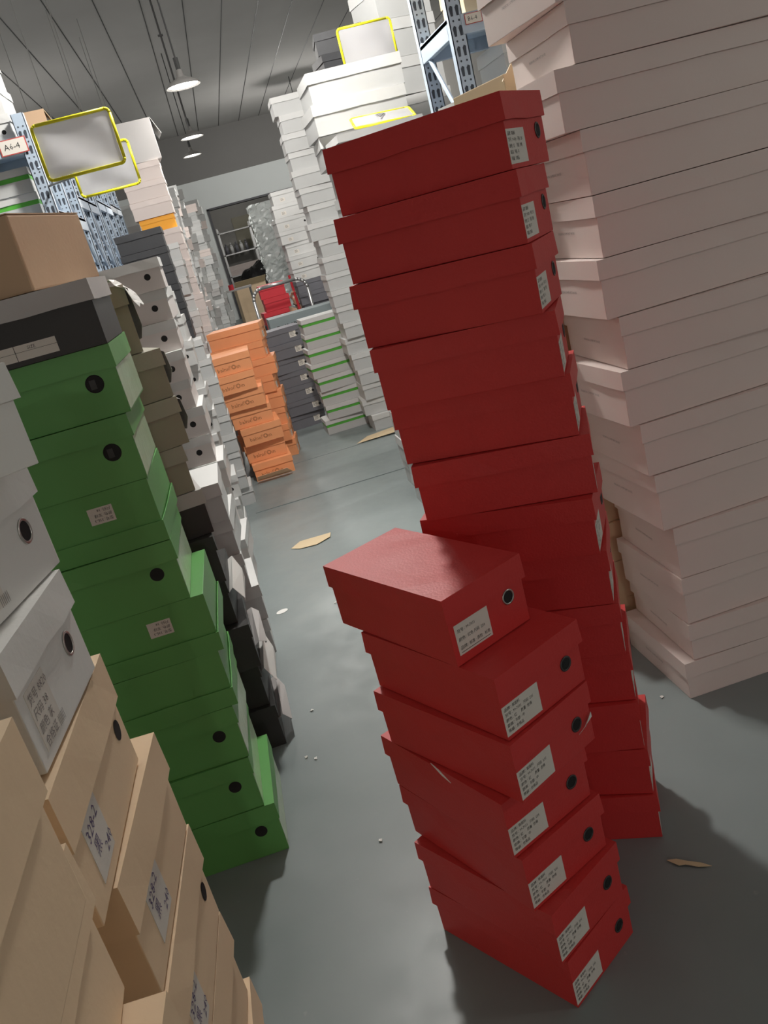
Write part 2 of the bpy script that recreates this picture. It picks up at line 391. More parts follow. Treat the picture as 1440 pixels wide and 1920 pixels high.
def col(style, x, y, n, rz, desc, where, group, seed=1, jx=.008, jy=.008, jr=.05, z0=0.0, simple=False, mix=None, lean=(0, 0)):
    """a column of n boxes; x, y is the centre; returns top z"""
    rnd = random.Random(seed); z = z0
    seq = []
    for i in range(n):
        st = mix[i % len(mix)] if mix else style
        seq.append(st)
    for i, st in enumerate(seq):
        shoebox(st, x+rnd.uniform(-jx, jx)+lean[0]*i, y+rnd.uniform(-jy, jy)+lean[1]*i, z, rz+rnd.uniform(-jr, jr),
                f'{desc}, {ordinal(n-1-i, n)} {where}', group, simple=simple)
        z += ST[st][2]
    return z
def corner_box(style, corner, px_, py_, z, rz, label, group=None, **k):
    """place by one of the plan corners FL FR BL BR"""
    L, W = ST[style][0], ST[style][1]
    a = (1 if 'R' in corner else -1)*L/2; b_ = (1 if 'B' in corner else -1)*W/2
    c, s = math.cos(rz), math.sin(rz)
    return shoebox(style, px_-(c*a-s*b_), py_-(s*a+c*b_), z, rz, label, group, **k)

# ------------------------------------------------------------------ room
def struct(name, bm, mats): 
    o = link(name, finish(bm, name, mats)); o['kind'] = 'structure'; return o
X0, X1, Y0, Y1, ZC = -4.2, 4.6, -9.0, 20.0, 4.0
bm = bmesh.new(); bm_box(bm, X0-.2, X1+.2, Y0, 24.2, -.12, 0); struct('floor', bm, ['floor'])
bm = bmesh.new(); bm_box(bm, X0-.2, X1+.2, Y0, Y1, ZC, ZC+.12)
ceil = struct('ceiling', bm, ['ceil'])
bm = bmesh.new(); bm_box(bm, X0-.15, X0, Y0, Y1, 0, ZC); struct('wall_left', bm, ['wall'])
bm = bmesh.new(); bm_box(bm, X1, X1+.15, Y0, Y1, 0, ZC); struct('wall_right', bm, ['wall'])
bm = bmesh.new()
bm_box(bm, X0, .22, Y1, Y1+.2, 0, 3.05); bm_box(bm, 2.4, X1, Y1, Y1+.2, 0, 3.05); bm_box(bm, .22, 2.4, Y1, Y1+.2, 2.40, 3.05)
struct('wall_far', bm, ['wallw'])
bm = bmesh.new(); bm_box(bm, X0, X1, Y1, Y1+.2, 3.05, ZC); struct('trim_1', bm, ['walld'])
bm = bmesh.new()
bm_box(bm, .17, .22, Y1-.03, Y1+.22, 0, 2.42); bm_box(bm, 2.40, 2.45, Y1-.03, Y1+.22, 0, 2.42); bm_box(bm, .17, 2.45, Y1-.03, Y1+.22, 2.40, 2.44)
struct('door_1', bm, ['darkg'])
bm = bmesh.new(); bm_box(bm, -1.5, 4, 24.0, 24.2, 0, 3.4); bm_box(bm, -1.5, -1.4, 20.2, 24, 0, 3.4); bm_box(bm, 3.9, 4, 20.2, 24, 0, 3.4); struct('wall_storeroom', bm, ['wall'])
bm = bmesh.new(); bm_box(bm, -1.5, 4, 20.2, 24.2, 3.4, 3.5); struct('ceiling_storeroom', bm, ['walld'])
# seams of the ceiling panels: thin dark gaps
bm = bmesh.new()
x = X0+.25
while x < X1:
    bm_box(bm, x-.005, x+.005, Y0, Y1, ZC-.004, ZC+.001); x += .445
struct('trim_2', bm, ['wire'])
# raised sheet edge crossing the floor in the aisle
bm = bmesh.new(); bm_box(bm, -.19, .98, 4.44, 5.25, 0, .004); bm_box(bm, -.19, .98, 5.25, 5.262, 0, .006)
o = link('floor_sheet', finish(bm, 'floor_sheet', ['floor'], 0)); tag(o, 'grey floor sheet with a dark front edge lying across the aisle before the orange boxes', 'sheet')

# ------------------------------------------------------------------ lamps
def pendant(x, y, z, k, label, bare=False):
    r = empty('pendant_lamp', (x, y, z)); tag(r, label, 'lamp', 'pendant lamps over the aisle')
    bm = bmesh.new(); prof = [(.125,0),(.118,.018),(.085,.040),(.050,.052),(.026,.070),(.022,.110),(.0,.118)]
    segs = 28; rings = []
    for rr, zz in prof: rings.append([bm.verts.new((rr*math.cos(2*math.pi*i/segs), rr*math.sin(2*math.pi*i/segs), zz)) for i in range(segs)] if rr else [bm.verts.new((0,0,zz))])
    for a, b_ in zip(rings, rings[1:]):
        for i in range(segs):
            if len(b_) == 1: bm.faces.new((a[i], a[(i+1)%segs], b_[0]))
            else: bm.faces.new((a[i], a[(i+1)%segs], b_[(i+1)%segs], b_[i]))
    if bare:
        bm.free(); bm = bmesh.new(); bm_bar(bm, (0,0,.03), (0,0,.11), .02)
    sh = link('lamp_shade' if not bare else 'socket', finish(bm, 'lamp_shade', ['enamel'], smooth=True), r)
    bm = bmesh.new(); bmesh.ops.create_uvsphere(bm, u_segments=24, v_segments=12, radius=.112, matrix=Matrix.Translation((0,0,.014)) @ Matrix.Diagonal((1,1,.16,1)))
    link('lamp_diffuser', finish(bm, 'lamp_diffuser', ['lampface'], smooth=True), r)
    bm = bmesh.new(); bm_bar(bm, (0,0,.11), (0,0,ZC-z), .006); bm_bar(bm, (0,0,.11), (0,0,.19), .017)
    link('cord', finish(bm, 'cord', ['wire']), r)
    if bare: r.scale = (.55, .55, .55) if False else (1, 1, 1)
    ld = bpy.data.lights.new('lamp_light', 'AREA' if not bare else 'POINT')
    if not bare: ld.shape = 'DISK'; ld.size = .22; ld.spread = math.pi
    else: ld.shadow_soft_size = .10
    ld.energy = LAMP_W*k; ld.color = (1.0, .97, .92)
    lo = bpy.data.objects.new('lamp_light', ld); C.objects.link(lo); lo.parent = r; lo.location = (0, 0, -.012)
    return r
LBL = ['pendant lamp just above the picture over the nearest part of the aisle', 'nearest visible and largest of the pendant lamps, on a long dark cord', 'middle pendant lamp, the higher of the two small ones over the far aisle', 'far pendant lamp, the lower of the two small ones over the aisle', ]
for i, a in enumerate(AISLE_LAMPS): pendant(*a, LBL[i], bare=(i == 0))
for i, a in enumerate(BACK_FILL_LAMPS): pendant(*a, ['added fill lamp behind the viewpoint, right of the aisle centre', 'added fill lamp behind the viewpoint, left of the aisle centre'][i])
for i, a in enumerate(SIDE_FILL_LAMPS): pendant(*a, bare=True, label=['added fill lamp beyond the left shelves, nearer one', 'added fill lamp beyond the right shelves, nearer one', 'added fill lamp beyond the right stacks, farther one', 'added fill lamp beyond the left stacks, farther one', 'added fill lamp in the store room behind the doorway','added fill lamp beyond the right rack beside the viewpoint'][i])
# cable with a hook running beside the nearest lamp
bm = bmesh.new(); bm_bar(bm, (.12, 7.6, 2.35), (.12, 7.6, ZC), .005); bm_bar(bm, (.10, 7.6, 3.05), (.14, 7.6, 3.05), .008)
o = link('hanging_cable', finish(bm, 'hanging_cable', ['wire'])); tag(o, 'thin dark cable hanging from the ceiling just behind the nearest pendant lamp', 'cable')
# thin rods hanging from the ceiling at upper left
rods = [(-1.55, 7.4), (-1.15, 7.6), (-.98, 8.4), (-1.25, 9.1), (-.72, 8.6), (-.85, 9.8), (-.62, 10.3), (-.70, 11.0)]
RW = ['longest and leftmost', 'second from the left', 'third from the left', 'fourth from the left', 'fifth from the left', 'sixth from the left', 'seventh from the left', 'rightmost and farthest']
for i, (x, y) in enumerate(rods):
    bm = bmesh.new(); bm_bar(bm, (x, y, 2.5), (x, y, ZC), .0035); 
    if i in (0, 2, 4): bm_bar(bm, (x-.02, y, ZC-.03), (x+.42, y, ZC-.03), .005)
    o = link('hanging_rod', finish(bm, 'hanging_rod', ['enamel'])); tag(o, f'thin dark rod hanging over the left shelves, {RW[i]} of the group', 'rod', 'rods hanging from the ceiling')

# ------------------------------------------------------------------ front red stack (7)
WH = 'of the short red stack in front'
FR_ = [('red',.2030,1.2180,-.985),('red',.1990,1.2120,-1.015),('red',.1945,1.2252,-1.109),('red',.1873,1.2284,-1.121),('red',.2038,1.2083,-1.047),('red',.2103,1.2140,-1.0734),('reda',.1685,1.2637,-1.096)]
z = 0; n = len(FR_)
for i, (st, x, y, rz) in enumerate(FR_):
    nm = 'labelled red shoebox'
    if i == n-1: nm = 'red shoebox with bright metal eyelet'
    if i == 4: nm = 'red shoebox with paper scrap'
    if i == 1: nm = 'labelled red shoebox'
    b_ = shoebox(st, x, y, z, rz, f'{nm}, {ordinal(n-1-i, n)} {WH}', 'red boxes of the short front stack')
    z += ST[st][2]+.0006
    if i == 4:
        bm = bmesh.new(); v = [bm.verts.new(p) for p in ((.1585,.052,.034),(.1600,.070,.040),(.1600,.087,.056),(.1590,.088,.046),(.1575,.066,.036))]
        bm.faces.new(v); r_ = bmesh.ops.extrude_face_region(bm, geom=list(bm.faces)); bmesh.ops.translate(bm, vec=(.0008,0,0), verts=[q for q in r_['geom'] if isinstance(q, bmesh.types.BMVert)])
        link('paper_scrap', finish(bm, 'paper_scrap', ['paper']), b_)
# scrap of paper stuck between the front boxes
bm = bmesh.new(); v = [bm.verts.new(p) for p in ((-.020,-.0985,.2200-.108),(.0,-.0995,.2160-.108),(.028,-.1000,.2010-.108),(.006,-.0995,.2070-.108))]
bm.faces.new(v); r_ = bmesh.ops.extrude_face_region(bm, geom=list(bm.faces)); bmesh.ops.translate(bm, vec=(0,-.0012,0), verts=[q for q in r_['geom'] if isinstance(q, bmesh.types.BMVert)])
o = link('paper_scrap', finish(bm, 'paper_scrap', ['paper']), None, (.1945, 1.2252, .33), -1.109); tag(o, 'sliver of pale paper sticking out between boxes of the short red stack', 'paper')
# ------------------------------------------------------------------ tall red stack (13, bottom up)
WH = 'of the tall red stack'
TR = [(.418,1.470,-.40),(.425,1.478,-.46),(.412,1.470,-.38),(.420,1.480,-.42),(.410,1.468,-.40),(.410,1.470,-.44),(.405,1.462,-.50),
      (.408,1.462,-.38),(.403,1.470,-.44),(.390,1.452,-.44),(.388,1.452,-.56),(.392,1.455,-.60),(.405,1.462,-.69)]
z = 0; n = len(TR)
for i, (x, y, rz) in enumerate(TR):
    shoebox('red', x, y, z, rz, f'dark red shoebox with eyelet, {ordinal(n-1-i, n)} {WH}', 'red boxes of the tall stack')
    z += ST['red'][2]+.0004
# ------------------------------------------------------------------ big off-white stack at right
PX = [(0,.812,.105),(.105,.836,.102),(.207,.836,.126),(.3325,.835,.134),(.466,.810,.142),(.6085,.795,.1265),(.735,.770,.129),(.864,.786,.117),(.981,.7575,.128),(1.109,.771,.127),(1.236,.768,.128),(1.364,.735,.118),(1.482,.778,.112),(1.594,.760,.12),(1.714,.765,.125),(1.839,.77,.125),(1.964,.77,.125)]
rp = [.0,-.03,.02,-.02,.03,.0,.04,-.02,.03,-.01,.02,.05,.01,.10,.0,.02,0]
n = len(PX)
for i, (z, x, hh) in enumerate(PX):
    hs = f'pink{i}'; ST[hs] = (.50, .33, hh-.0008, .042, .004, 'pinkw', 'pinkw', [('print','L',-.06,(hh-.042)*.62,.0075,'FASHION COMFORT SHOES','inkf')])
    corner_box(hs, 'FL', x, 1.712, z, rp[i], f'large off-white box in the big right pile, {ordinal(n-1-i, n)}', 'large off-white boxes at right')
# ------------------------------------------------------------------ left: kraft and white boxes beside the camera
zt = 0; KN = 8; kx = [.0,.004,-.003,.002,-.004,.0,.002,-.002]; kr = [-.02,.03,-.04,.02,-.05,-.05,-.06,-.03]
for i in range(KN):
    st = 'krafth' if i in (5, 7, 3) else 'kraft'
    yc = .720 if i < 7 else .665
    shoebox(st, -.217-.17+kx[i], yc+kx[(i*3)%8], i*.1235, kr[i], f'kraft shoebox under the left white boxes, {ordinal(KN-1-i, KN)} in its stack', 'kraft boxes under the white ones')
NN = 9; nxs = [-.19,-.20,-.185,-.20,-.19,-.195,-.175,-.200,-.172]; nys = [.44,.46,.45,.44,.45,.46,.47,.486,.424]
for i in range(NN):
    corner_box('kraftn', 'BR', nxs[i], nys[i], i*.1235, [-.02,.03,.0,.02,-.03,.03,-.05,.02,.0][i], f'scuffed kraft shoebox nearest the camera, {ordinal(NN-1-i, NN)} in its stack', 'kraft boxes nearest the camera')
zw = 8*.1235
shoebox('whiteeye', -.367, .668, zw, -.081, 'whitish shoebox with metal eyelet and label, lowest of three on the kraft stack', 'whitish boxes at the left edge')
shoebox('whiteeye', -.372, .705, zw+.101, -.20, 'whitish shoebox with metal eyelet and label, middle of three on the kraft stack', 'whitish boxes at the left edge')
ST['whitef'] = (.26,.17,.082,.028,.003,'paper','paper',[('eyeletw','F',.095,.036,.008)])
corner_box('whitef', 'FR', -.175, .690, zw+.202, .60, 'whitish shoebox with eyelet on its front, topmost at the left edge', 'whitish boxes at the left edge')
# ------------------------------------------------------------------ green stack (9) with black box and carton on top
GX = [-.236,-.256,-.250,-.236,-.258,-.252,-.253,-.250,-.236]
GS = ['green','green','green','greenl','greenlf','greenl','greenlf','greeng','greeng']
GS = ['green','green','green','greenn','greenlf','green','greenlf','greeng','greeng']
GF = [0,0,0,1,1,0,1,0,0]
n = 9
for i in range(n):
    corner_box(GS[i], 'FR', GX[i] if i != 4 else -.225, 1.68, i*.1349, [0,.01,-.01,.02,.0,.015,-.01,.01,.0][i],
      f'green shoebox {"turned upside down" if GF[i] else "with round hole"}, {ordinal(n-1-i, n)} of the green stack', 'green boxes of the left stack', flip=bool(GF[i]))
zg = n*.1349
bxr = corner_box('blackwhite', 'FR', -.232, 1.67, zg, .0, 'black shoebox with whitish lid and COLOR SIZE strip, on top of the green stack')
# carton
r = empty('carton', (-.412, 1.885, zg+.1228), 1.341); tag(r, 'plain brown corrugated carton on top of the black box with whitish lid', 'carton')
ca = bmesh.new(); bm_box(ca, -.172, .172, -.125, .125, 0, .137); link('body', finish(ca, 'carton_body', ['kraftd'], .004), r)
ca = bmesh.new()
add_plate(ca, frame('T', 1, 1), -.172, .172, -.125, -.002, .002, 0, .1372); add_plate(ca, frame('T', 1, 1), -.172, .172, .002, .125, .002, 0, .1372)
for k in (0, 1): pass
link('flap', finish(ca, 'flap', ['kraftd']), r)
ca = bmesh.new(); add_plate(ca, frame('T', 1, 1), -.172, .172, -.025, .025, .0006, 0, .1394); link('tape', finish(ca, 'tape', ['cream']), r)
# ------------------------------------------------------------------ left row behind the green stack
# torn black boxes
def sheet(name, pts, mats, loc, rz, label=None, cat=None, parent=None, thick=.0012, group=None):
    """a bent strip of board: pts = list of rows, each row a list of points"""
    bm = bmesh.new(); R = [[bm.verts.new(p) for p in row] for row in pts]
    for a, b_ in zip(R, R[1:]):
        for i in range(len(a)-1): bm.faces.new((a[i], a[i+1], b_[i+1], b_[i]))
    me = finish(bm, name, mats)
    o = link(name, me, parent, loc, rz)
    md = o.modifiers.new('thickness', 'SOLIDIFY'); md.thickness = thick
    if label: tag(o, label, cat, group)
    return o
n = 5
for i in range(n):
    b_ = corner_box('black', 'FR', [-.205,-.215,-.20,-.225,-.215][i], 2.12+[0,.01,-.01,.02,0][i], i*.1312, [.03,-.04,.06,-.02,.08][i], f'battered black shoebox behind the green stack, {ordinal(n-1-i, n)}', 'black boxes behind the green stack')
    if i in (0, 1, 2, 3):
        q = [.0, .02, -.02, .01][i]
        sheet('torn_flap', [[(.158,-.10,.07+q),(.160,.10,.095+q)],[(.172,-.11,.085+q),(.176,.09,.105+q)],[(.192,-.085,.045),(.194,.07,.075)],[(.186,-.04,.02),(.192,.09,.04)]], ['paper' if i % 2 else 'greyl'], (0,0,0), 0, parent=b_)
z = 5*.1312
corner_box('blackwhite', 'FR', -.205, 2.15, z, .18, 'dark shoebox with pale lid, just under the olive boxes at left'); z += .1228
n = 4; OS = ['olive','olive','olive','olivebig']
for i in range(n):
    b_ = corner_box(OS[i], 'FR', [-.215,-.190,-.190,-.225][i], 2.15+.004*i, z, [.24,.30,.32,.26][i], f'battered olive-grey shoebox behind the green stack, {ordinal(n-1-i, n)}', 'olive boxes behind the green stack'); h_ = ST[OS[i]][2]; z += h_+.0006
    if i in (1, 2, 3):
        sheet('torn_flap', [[(.166,-.125,h_-.004),(.166,.125,h_-.002)],[(.180,-.12,h_-.012),(.182,.11,h_-.004)],[(.186,-.115,.062),(.190,.10,.055)],[(.178,-.10,.030),(.180,.11,.010)]], ['white'], (0,0,0), 0, parent=b_)
# crumpled tissue paper hanging out above the topmost olive box
bm = bmesh.new(); rnd = random.Random(4); R_ = []
for j in range(9):
    R_.append([bm.verts.new((-.262+.008*j+rnd.uniform(-.004,.004), 2.13+.03*k+rnd.uniform(-.008,.008), 1.326-.0011*j*j+rnd.uniform(-.005,.005))) for k in range(5)])
for a_, b2 in zip(R_, R_[1:]):
    for k in range(4): bm.faces.new((a_[k], a_[k+1], b2[k+1], b2[k]))
o = link('tissue_paper', finish(bm, 'tissue_paper', ['paper'])); o.modifiers.new('t','SOLIDIFY').thickness = .001; tag(o, 'torn tissue paper hanging out over the topmost olive box at left', 'paper')
# white boxes with finger holes
col('whitehole', -.22-.165, 3.50, 12, -.02, 'white shoebox with round finger hole', 'behind the olive boxes', 'white boxes with finger holes', 3, .02, .02, .05)
col('whitel', -.22-.15, 4.15, 11, 0, 'white shoebox', 'in the column beyond the holed boxes', 'white boxes behind the holed ones', 4, .012, .02, .05)
col('whiteb', -.20-.17, 2.85, 5, 0, 'plain white box', 'between black and holed boxes', 'white boxes of the low left pile', 5, .012, .02, .06)
# black stack on the left behind
zb = col('white', -.345, 4.75, 9, 0, 'white shoebox', 'under the black boxes at left', 'white boxes under the black ones', 6, .012, .012, .04)
for i in range(6): shoebox('blackst', -.345, 4.95, zb+i*.1005, .0+.01*(i%2), f'black shoebox, {ordinal(5-i, 6)} of the black ones topping a left column', 'black boxes topping the left column', simple=True)
col('white', -.36, 5.75, 14, 0, 'white shoebox', 'left of the orange boxes', 'white boxes beside the orange ones', 8, .012, .012, .05, simple=True)
# ------------------------------------------------------------------ orange boxes in the aisle
n = 7
for i in range(n):
    b_ = corner_box('orangef', 'FL', [-.150,-.165,-.155,-.185,-.20,-.222,-.215][i], 5.08+[0,.06,.02,.05,.03,.0,.02][i], i*.1125+(.0 if i else 0), [.02,-.03,.03,-.02,-.04,.02,-.02][i], f'lettered orange shoebox, {ordinal(n-1-i, n)} of the front orange stack', 'orange boxes of the front stack')
sheet('torn_flap', [[(-.02,5.06,.015),(.20,5.05,.015)],[(-.02,5.02,.03),(.19,5.01,.035)],[(-.02,5.0,.055),(.17,4.99,.06)]], ['orangel'], (-.12,0,0), 0, 'loose orange box flap lying on the floor before the orange stack', 'flap')
col('orange', .005, 5.62, 8, -.16, 'orange shoebox with end label', 'of the rear orange stack', 'orange boxes of the rear stack', 12, .02, .015, .06)
# dark grey boxes beside the orange ones
col('slate', .32, 6.35, 7, .08, 'labelled dark grey shoebox', 'of the stack beside the orange boxes', 'dark grey boxes in the aisle', 13, .02, .02, .08)
# ------------------------------------------------------------------ green striped boxes
col('stripe', .585, 5.88, 8, .02, 'green-striped white shoebox', 'of the stack on the aisle floor', 'green striped boxes in the aisle', 14, .022, .02, .07)
# column right of it
col('white', .845, 5.62, 20, 0, 'white shoebox', 'in the column touching the striped stack', 'white boxes of the tall right column', 15, .016, .016, .04, lean=(-.004, 0))
col('stripe', 1.14, 5.60, 19, 0, 'white shoebox', 'in the second column right of it', 'boxes of the second tall right column', 16, .02, .016, .04, lean=(-.006, 0), simple=False)
# ------------------------------------------------------------------ stack R1 and its neighbours behind the red boxes
zf = col('whiteb', .775, 3.72, 12, 0, 'white boot box', 'in the front pile behind the red stack', 'white boot boxes behind the red stack', 17, .01, .01, .03)
col('whiteb', .80, 4.06, 12, 0, 'white boot box', 'in the rear pile behind the red stack', 'white boot boxes of the rear pile', 27, .01, .01, .03, simple=True)
ST['whitebig'] = (.42,.32,.125,.045,.003,'whiteg','white',[]); ST['whitethin'] = (.36,.30,.085,.030,.003,'whiteg','white',[])
shoebox('whitethin', .78, 3.72, zf, .02, 'flat white box carrying the askew yellow sign behind the tall red stack')
shoebox('whitebig', .80, 4.07, zf, -.04, 'dented long white box just under the top one behind the red stack')
shoebox('whitebig', .785, 4.05, zf+.1255, .03, 'long white box second from top behind the tall red stack')
shoebox('whitebig', .80, 4.06, zf+.251, .01, 'large white box on top of the pile behind the tall red stack')
# cream boxes between red and off-white stacks
col('cream', .855, 2.20, 12, .05, 'tan shoebox', 'behind the off-white pile', 'tan boxes behind the off-white pile', 18, .012, .012, .10)
r = empty('open_carton', (.90, 2.25, 12*.12), .25); tag(r, 'open tan carton with a raised flap and label, behind the tall red stack', 'carton')
bm = bmesh.new(); bm_box(bm, -.16, .16, -.12, .12, 0, .10); link('body', finish(bm, 'body', ['cream'], .002), r)
bb = sheet('flap', [[(-.165,-.12,.085),(.035,-.12,.085)],[(-.015,-.125,.245),(.005,-.125,.245)]], ['cream'], (0,0,0), 0, parent=r, thick=.003)
sheet('flap', [[(.036,-.119,.085),(.036,.10,.085)],[(.006,-.125,.245),(.010,.08,.22)]], ['cream'], (0,0,0), 0, parent=r, thick=.003)
bm = bmesh.new(); add_plate(bm, frame('F', .1, .262), -.035, .0, .135, .195, .001, 0, -.002); link('label', finish(bm, 'label', ['label']), r)
for i in range(11): shoebox('whiteb', 1.02, 2.66, i*.1305, .02*(i%3-1), f'white boot box behind the tan column, {ordinal(11-i, 12)}', 'white boot boxes behind the tan column', simple=True)
shoebox('whiteb', 1.00, 2.66, 11*.1305, .30, 'white box behind the open tan carton, topping its column')
col('white', .98, 2.62, 13, .1, 'white shoebox', 'of the column behind the tan ones', 'white boxes behind the tan column', 19, .01, .01, .05) if False else None
# ------------------------------------------------------------------ far columns, right row
zs = col('slate', .78, 8.02, 9, .02, 'grey shoebox', 'in the right row', 'grey boxes in the right row', 21, .02, .015, .05, simple=True)
col('whitel', .77, 8.02, 7, .03, 'white shoebox with finger hole', 'above the grey ones at right', 'white boxes above the grey ones', 20, .02, .015, .06, z0=zs)
col('white', 1.02, 7.1, 14, 0, 'white shoebox', 'behind the two tall right columns', 'white boxes behind the tall right columns', 22, .02, .02, .05, simple=True)
# far left columns
col('beige', -.32, 6.9, 13, 0, 'beige box', 'below the amber box at left', 'beige boxes far left', 23, .01, .01, .03, simple=True)
shoebox('amber', -.315, 6.90, 1.6255, 0, 'bright amber shoebox in the far left column')
for i in range(3): shoebox('beige', -.32, 6.90, 1.726+i*.1255, 0, f'beige box above the amber one, {ordinal(2-i, 3)}', 'beige boxes above the amber box', simple=True)
col('white', -.36, 8.2, 18, 0, 'white shoebox', 'behind the beige boxes at left', 'white boxes of the far left column', 24, .02, .02, .05, simple=True)
# everything farther down both rows: more boxes than one could single out
rnd = random.Random(99); bm = bmesh.new()
mt = ['white', 'whiteg', 'greyl', 'pinkw', 'slate']
for (x, y, L, W, h, n) in [(-.36,9.6,.34,.3,.11,20),(-.38,11.0,.36,.34,.12,19),(-.33,12.6,.36,.34,.12,20),(-.24,14.2,.42,.34,.12,19),(-.18,16.0,.44,.34,.12,21),(-.8,10,.34,.3,.12,18),(-.8,12,.34,.3,.12,18),(-.8,14,.34,.3,.12,20),
                           (.98,9.0,.34,.30,.12,14),(1.0,12.0,.34,.3,.12,15),(1.05,13.6,.34,.3,.12,15),(1.1,15.4,.36,.3,.12,16),(1.4,9,.34,.3,.12,15),(1.4,11,.34,.3,.12,15),(1.4,6.8,.34,.3,.12,17)]:
    z = 0
    for i in range(n):
        hh = h*rnd.uniform(.85, 1.1); cx, cy_ = x+rnd.uniform(-.03,.03), y+rnd.uniform(-.03,.03); mi = rnd.choice((0,0,1,1,1,2,3)); rr = rnd.uniform(-.06,.06)
        s0 = len(bm.verts)
        bm_box(bm, -L/2+.004, L/2-.004, -W/2+.004, W/2-.004, 0, hh*.62, mi); bm_box(bm, -L/2, L/2, -W/2, W/2, hh*.62, hh*.99, mi)
        bm.verts.ensure_lookup_table()
        bmesh.ops.transform(bm, matrix=Matrix.Translation((cx, cy_, z)) @ Matrix.Rotation(rr, 4, 'Z'), verts=bm.verts[s0:])
        z += hh
o = link('shoeboxes', finish(bm, 'shoeboxes', mt)); tag(o, 'distant rows of stacked white and grey shoeboxes lining both sides of the far aisle', 'shoeboxes', kind='stuff')
# plastic wrapped column, right row
bm = bmesh.new(); rnd = random.Random(5); nx, nz = 14, 60
def wrap(i, k):
    per = i/nx; x_, y_ = [(0,0),(1,0),(1,1),(0,1),(0,0)][int(per*4)], None
    a = per*4; s = int(a) % 4; f = a-int(a); c0 = [(0,0),(1,0),(1,1),(0,1)][s]; c1 = [(0,0),(1,0),(1,1),(0,1)][(s+1)%4]
    return (c0[0]+(c1[0]-c0[0])*f, c0[1]+(c1[1]-c0[1])*f)
nx = 40; ring = []
for k in range(nz+1):
    row = []
    for i in range(nx):
        u, v = wrap(i, k); row.append(bm.verts.new((.52+u*.29+rnd.uniform(-.018,.018), 9.6+v*.45+rnd.uniform(-.018,.018), 1.78*k/nz+rnd.uniform(-.008,.008)*(0 < k < nz))))
    ring.append(row)
for a, b_ in zip(ring, ring[1:]):
    for i in range(nx): bm.faces.new((a[i], a[(i+1)%nx], b_[(i+1)%nx], b_[i]))
bm.faces.new(ring[-1]); bm.faces.new(ring[0][::-1])
o = link('wrapped_stack', finish(bm, 'wrapped_stack', ['plastic'])); tag(o, 'tall stack wrapped in crumpled shiny clear plastic at the right of the far aisle', 'wrapped stack')

# ------------------------------------------------------------------ shelving racks
def post(bm, x, y, z0, z1, wx=.05, wy=.035):
    bm_box(bm, x, x+wx, y, y+.003, z0, z1); bm_box(bm, x, x+.003, y, y+wy, z0, z1); bm_box(bm, x+wx-.003, x+wx, y, y+wy, z0, z1)
def slots(bm, x, y, z0, z1, wx=.05):
    z = z0
    while z < z1:
        for sx in (.3, .7):
            v = [bm.verts.new((x+wx*sx+dx, y-.0008, z+dz)) for dx, dz in ((-.005,-.016),(.003,-.016),(.006,.012),(-.001,.016),(-.007,.008))]
            bm.faces.new(v)
            c = Matrix.Translation((x+wx*sx, y-.0008, z+.03)) @ Matrix.Rotation(math.pi/2, 4, 'X')
            bmesh.ops.create_circle(bm, cap_ends=True, segments=8, radius=.0035, matrix=c)
        z += .06
def rack(x0, x1, ys, top, shelves, label, depth_dir=1):
    r = empty('storage_rack', ((x0+x1)/2, ys[0], 0)); tag(r, label, 'rack'); ox, oy = (x0+x1)/2, ys[0]
    for y in ys:
        for x in (x0, x1-.05):
            bm = bmesh.new(); post(bm, x-ox, y-oy, 0, top); p = link('upright', finish(bm, 'upright', ['rack']), r)
            bm = bmesh.new(); slots(bm, x-ox, y-oy, 1.2, top-.03); link('slots', finish(bm, 'slots', ['rackd']), p)
    for z in shelves:
        bm = bmesh.new(); bm_box(bm, x0-ox, x1-ox, ys[0]-oy+.02, ys[-1]-oy, z, z+.012); link('shelf', finish(bm, 'shelf', ['rack']), r)
        for y in ys:
            bm = bmesh.new(); bm_box(bm, x0-ox+.04, x1-ox-.04, y-oy-.004, y-oy+.025, z-.045, z+.016); link('beam', finish(bm, 'beam', ['rack'], .002), r)
        for x in (x0, x1-.02):
            bm = bmesh.new(); bm_box(bm, x-ox, x-ox+.02, 0.03, ys[-1]-oy, z-.045, z+.016); link('beam', finish(bm, 'beam', ['rack'], .002), r)
    for (a, b_) in zip(ys, ys[1:]):
        bm = bmesh.new(); bm_bar(bm, (x0-ox+.01, a-oy, 1.45), (x0-ox+.01, b_-oy, 1.85), .008); link('brace', finish(bm, 'brace', ['rack']), r)
        bm = bmesh.new(); bm_bar(bm, (x1-ox-.01, a-oy, 1.85), (x1-ox-.01, b_-oy, 1.45), .008); link('brace', finish(bm, 'brace', ['rack']), r)
    return r, ox, oy
def rack_tag(r, x, y, z, s, k=1.0):
    bm = bmesh.new(); fr = lambda u, v, n: (x+u*k, y-n, z+v*k)
    add_plate(bm, fr, 0, .075, -.020, .020, .001, 1); add_plate(bm, fr, .003, .072, -.0175, .0175, .0004, 0, .001)
    add_text(bm, fr, s, .022, .012, -.007, .0016, 2); link('shelf_tag', finish(bm, 'shelf_tag', ['label', 'inkr', 'ink']), r)
rl, ox, oy = rack(-1.35, -.565, [3.95, 4.35, 4.75], 2.06, [.35, .8, 1.3, 1.66, 1.955], 'pale blue slotted steel rack with shelf tag at left edge')
rack_tag(rl, -.565-ox-.135, -.006, 1.945, 'A6-4', 1.5)
rl2, ox, oy = rack(-1.40, -.59, [4.95, 5.35, 5.75], 2.02, [.4, .9, 1.4, 1.8], 'pale blue steel rack just behind the tagged left one')
rl3, ox, oy = rack(-1.45, -.60, [5.95, 6.35, 6.75], 2.08, [.4, .9, 1.4, 1.85], 'third pale blue steel rack in the left row')
